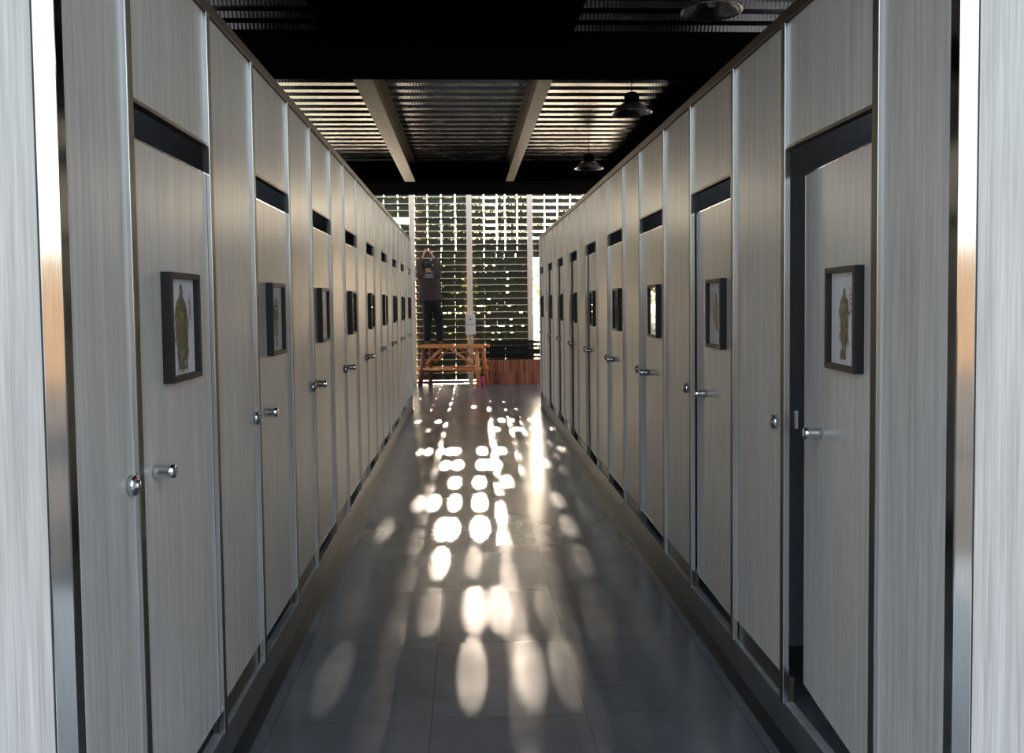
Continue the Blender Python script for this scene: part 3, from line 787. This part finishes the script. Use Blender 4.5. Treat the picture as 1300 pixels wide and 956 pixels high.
# hair: cap of overlapping locks over the back of the head
hb = MB(); bmesh.ops.create_icosphere(hb.bm, subdivisions=4, radius=1)
rg = random.Random(3)
kill = []
for v in hb.bm.verts:
    n_ = v.co.copy()
    w_ = 1 + .035 * math.sin(14 * n_.x + 4 * n_.z) + .03 * math.sin(19 * n_.z + 7 * n_.x) + rg.uniform(-.012, .012)
    v.co = Vector((-.097 + n_.x * .082 * w_, .052 + n_.y * .096 * w_, 1.545 + n_.z * .098 * w_))
    if n_.z < -.55 or (n_.y > .45 and n_.z < .35): kill.append(v)
bmesh.ops.delete(hb.bm, geom=kill, context='VERTS')
for f in hb.bm.faces: f.smooth = True
hb.build('hair', M['hair'], per)
# print across the shoulders (two short lines)
lt = MB()
for r, (z, x0, x1, h) in enumerate(((1.338, -.135, -.005, .024), (1.298, -.145, .01, .018))):
    x = x0
    while x < x1:
        w = rg.uniform(.009, .014); y = -.101 if r == 0 else -.115
        k = rg.randint(0, 3)
        lt.box(x, x + .003, y, y + .014, z, z + h)
        if k != 0: lt.box(x + .003, x + w, y, y + .014, z + h - .0035, z + h)
        if k != 1: lt.box(x + .003, x + w, y, y + .014, z, z + .0035)
        if k > 1: lt.box(x + w - .003, x + w, y, y + .014, z, z + h)
        x += w + .005
lt.build('shirt_print', M['letter'], per, label='two short lines of white print')
tl = MB().box(-.006, .006, -.012, .012, -.03, .05, .003).box(-.02, .02, -.008, .008, .03, .06, .004)
o = tl.build('hand_tool', M['cable']); o.location = (PX - .099, PY + .20, PZ + 1.85); tag(o, 'small dark tool held up between the worker\'s two hands', 'tool')

# ------------------------------------------------------------------ trees beyond the wall
def tree(x, y, h, r, label, seed, nl=1500, ls=.16):
    t = thing('tree', label, 'tree', (x, y, -.06), rnd.uniform(0, 6), 'trees beyond the green wall')
    rg = random.Random(seed); tk = MB()
    tk.tube((0, 0, 0), (.05, 0, h * .55), .07 * h / 3, .04 * h / 3, 10)
    cl = []
    for i in range(7):
        a = rg.uniform(0, 6.28); e = (math.cos(a) * r * rg.uniform(.3, .75), math.sin(a) * r * rg.uniform(.3, .75), h * rg.uniform(.45, .85))
        tk.tube((.03, 0, h * rg.uniform(.25, .5)), e, .03 * h / 3, .012 * h / 3, 7); cl.append(e)
    tk.build('trunk', M['bark'], t)
    f = MB()
    for i in range(nl):
        c = rg.choice(cl); q = Vector((rg.gauss(0, 1), rg.gauss(0, 1), rg.gauss(0, .8))) * r * .33
        f.leaf((c[0] + q.x, c[1] + q.y, max(.1, c[2] + q.z)), ls * rg.uniform(.7, 1.3), rg)
    f.build('foliage', M['tree_leaf'], t)
tree(-3.1, 23.5, 5.6, 1.5, 'leafy green tree close behind the left bay', 1)
tree(2.45, 23.0, 3.3, .75, 'small leafy tree behind the gap beside the right row', 3, 420, .15)
tree(-1.9, 27.5, 4.2, 1.3, 'taller green tree behind the worker\'s bay', 2)
for i, x in enumerate((-17, -8.5, 0, 8.5, 17)):
    tree(x, 62 + (i % 2) * 3, 5.2, 2.9, f'distant green tree, {ORD[i]} from the left beyond the green wall', 10 + i, 1300, .5)

# ------------------------------------------------------------------ light
SUN_E = math.atan(TAN_EL)
SKY, HAZE = .6, 1.0
w = bpy.data.worlds.new('sky'); scene.world = w; w.use_nodes = True
nt = w.node_tree; bg = nt.nodes['Background']
sk = nt.nodes.new('ShaderNodeTexSky'); sk.sky_type = 'NISHITA'; sk.sun_disc = False
sk.sun_elevation = SUN_E; sk.sun_rotation = math.atan(TAN_AZ); sk.air_density = 1.2; sk.dust_density = 2.5; sk.ozone_density = 1.5
hs = nt.nodes.new('ShaderNodeHueSaturation'); hs.inputs['Saturation'].default_value = .62
nt.links.new(sk.outputs[0], hs.inputs['Color']); nt.links.new(hs.outputs[0], bg.inputs['Color']); bg.inputs['Strength'].default_value = SKY
bg2 = nt.nodes.new('ShaderNodeBackground'); bg2.inputs['Color'].default_value = (.69, .82, 1, 1); bg2.inputs['Strength'].default_value = HAZE
ad = nt.nodes.new('ShaderNodeAddShader'); nt.links.new(bg.outputs[0], ad.inputs[0]); nt.links.new(bg2.outputs[0], ad.inputs[1])
nt.links.new(ad.outputs[0], nt.nodes['World Output'].inputs['Surface'])
sl = bpy.data.lights.new('sun', 'SUN'); sl.energy = 50; sl.angle = R_(.53); sl.color = (1, .83, .66)
so = bpy.data.objects.new('sun', sl); COL.objects.link(so)
d = Vector((-TAN_AZ, -1, -TAN_EL)); so.rotation_euler = d.to_track_quat('-Z', 'Y').to_euler(); so.location = (0, 30, 8)

# ------------------------------------------------------------------ camera
yaw, pit, rol = 0.05177225, -0.04469301, 0.01112439
cam = bpy.data.cameras.new('camera'); co = bpy.data.objects.new('camera', cam); COL.objects.link(co); scene.camera = co
cam.sensor_fit = 'HORIZONTAL'; cam.sensor_width = 36; cam.lens = 1100 / 1300 * 36
cam.shift_y = -(478 - 433.5) / 1300
cam.clip_start = .05; cam.clip_end = 400
def rayvec(x, z):
    dx, dy, dz = x, 1.0, z
    c, s = math.cos(rol), math.sin(rol); dx, dz = dx * c + dz * s, -dx * s + dz * c
    c, s = math.cos(pit), math.sin(pit); dy, dz = dy * c - dz * s, dy * s + dz * c
    c, s = math.cos(yaw), math.sin(yaw); dx, dy = dx * c + dy * s, -dx * s + dy * c
    return Vector((dx, dy, dz))
f0 = rayvec(0, 0).normalized(); rt = (rayvec(1, 0) - rayvec(0, 0)).normalized(); up = (rayvec(0, 1) - rayvec(0, 0)).normalized()
co.matrix_world = Matrix.Translation((0, 0, EYE)) @ Matrix((rt, up, -f0)).transposed().to_4x4()

scene.view_settings.view_transform = 'Standard'; scene.view_settings.look = 'None'
scene.view_settings.exposure = .12; scene.view_settings.gamma = 1; scene.view_settings.use_curve_mapping = False
scene.cycles.max_bounces = 12; scene.cycles.diffuse_bounces = 5; scene.cycles.glossy_bounces = 6; scene.cycles.transparent_max_bounces = 16
scene.cycles.sample_clamp_indirect = 6; scene.cycles.use_denoising = True
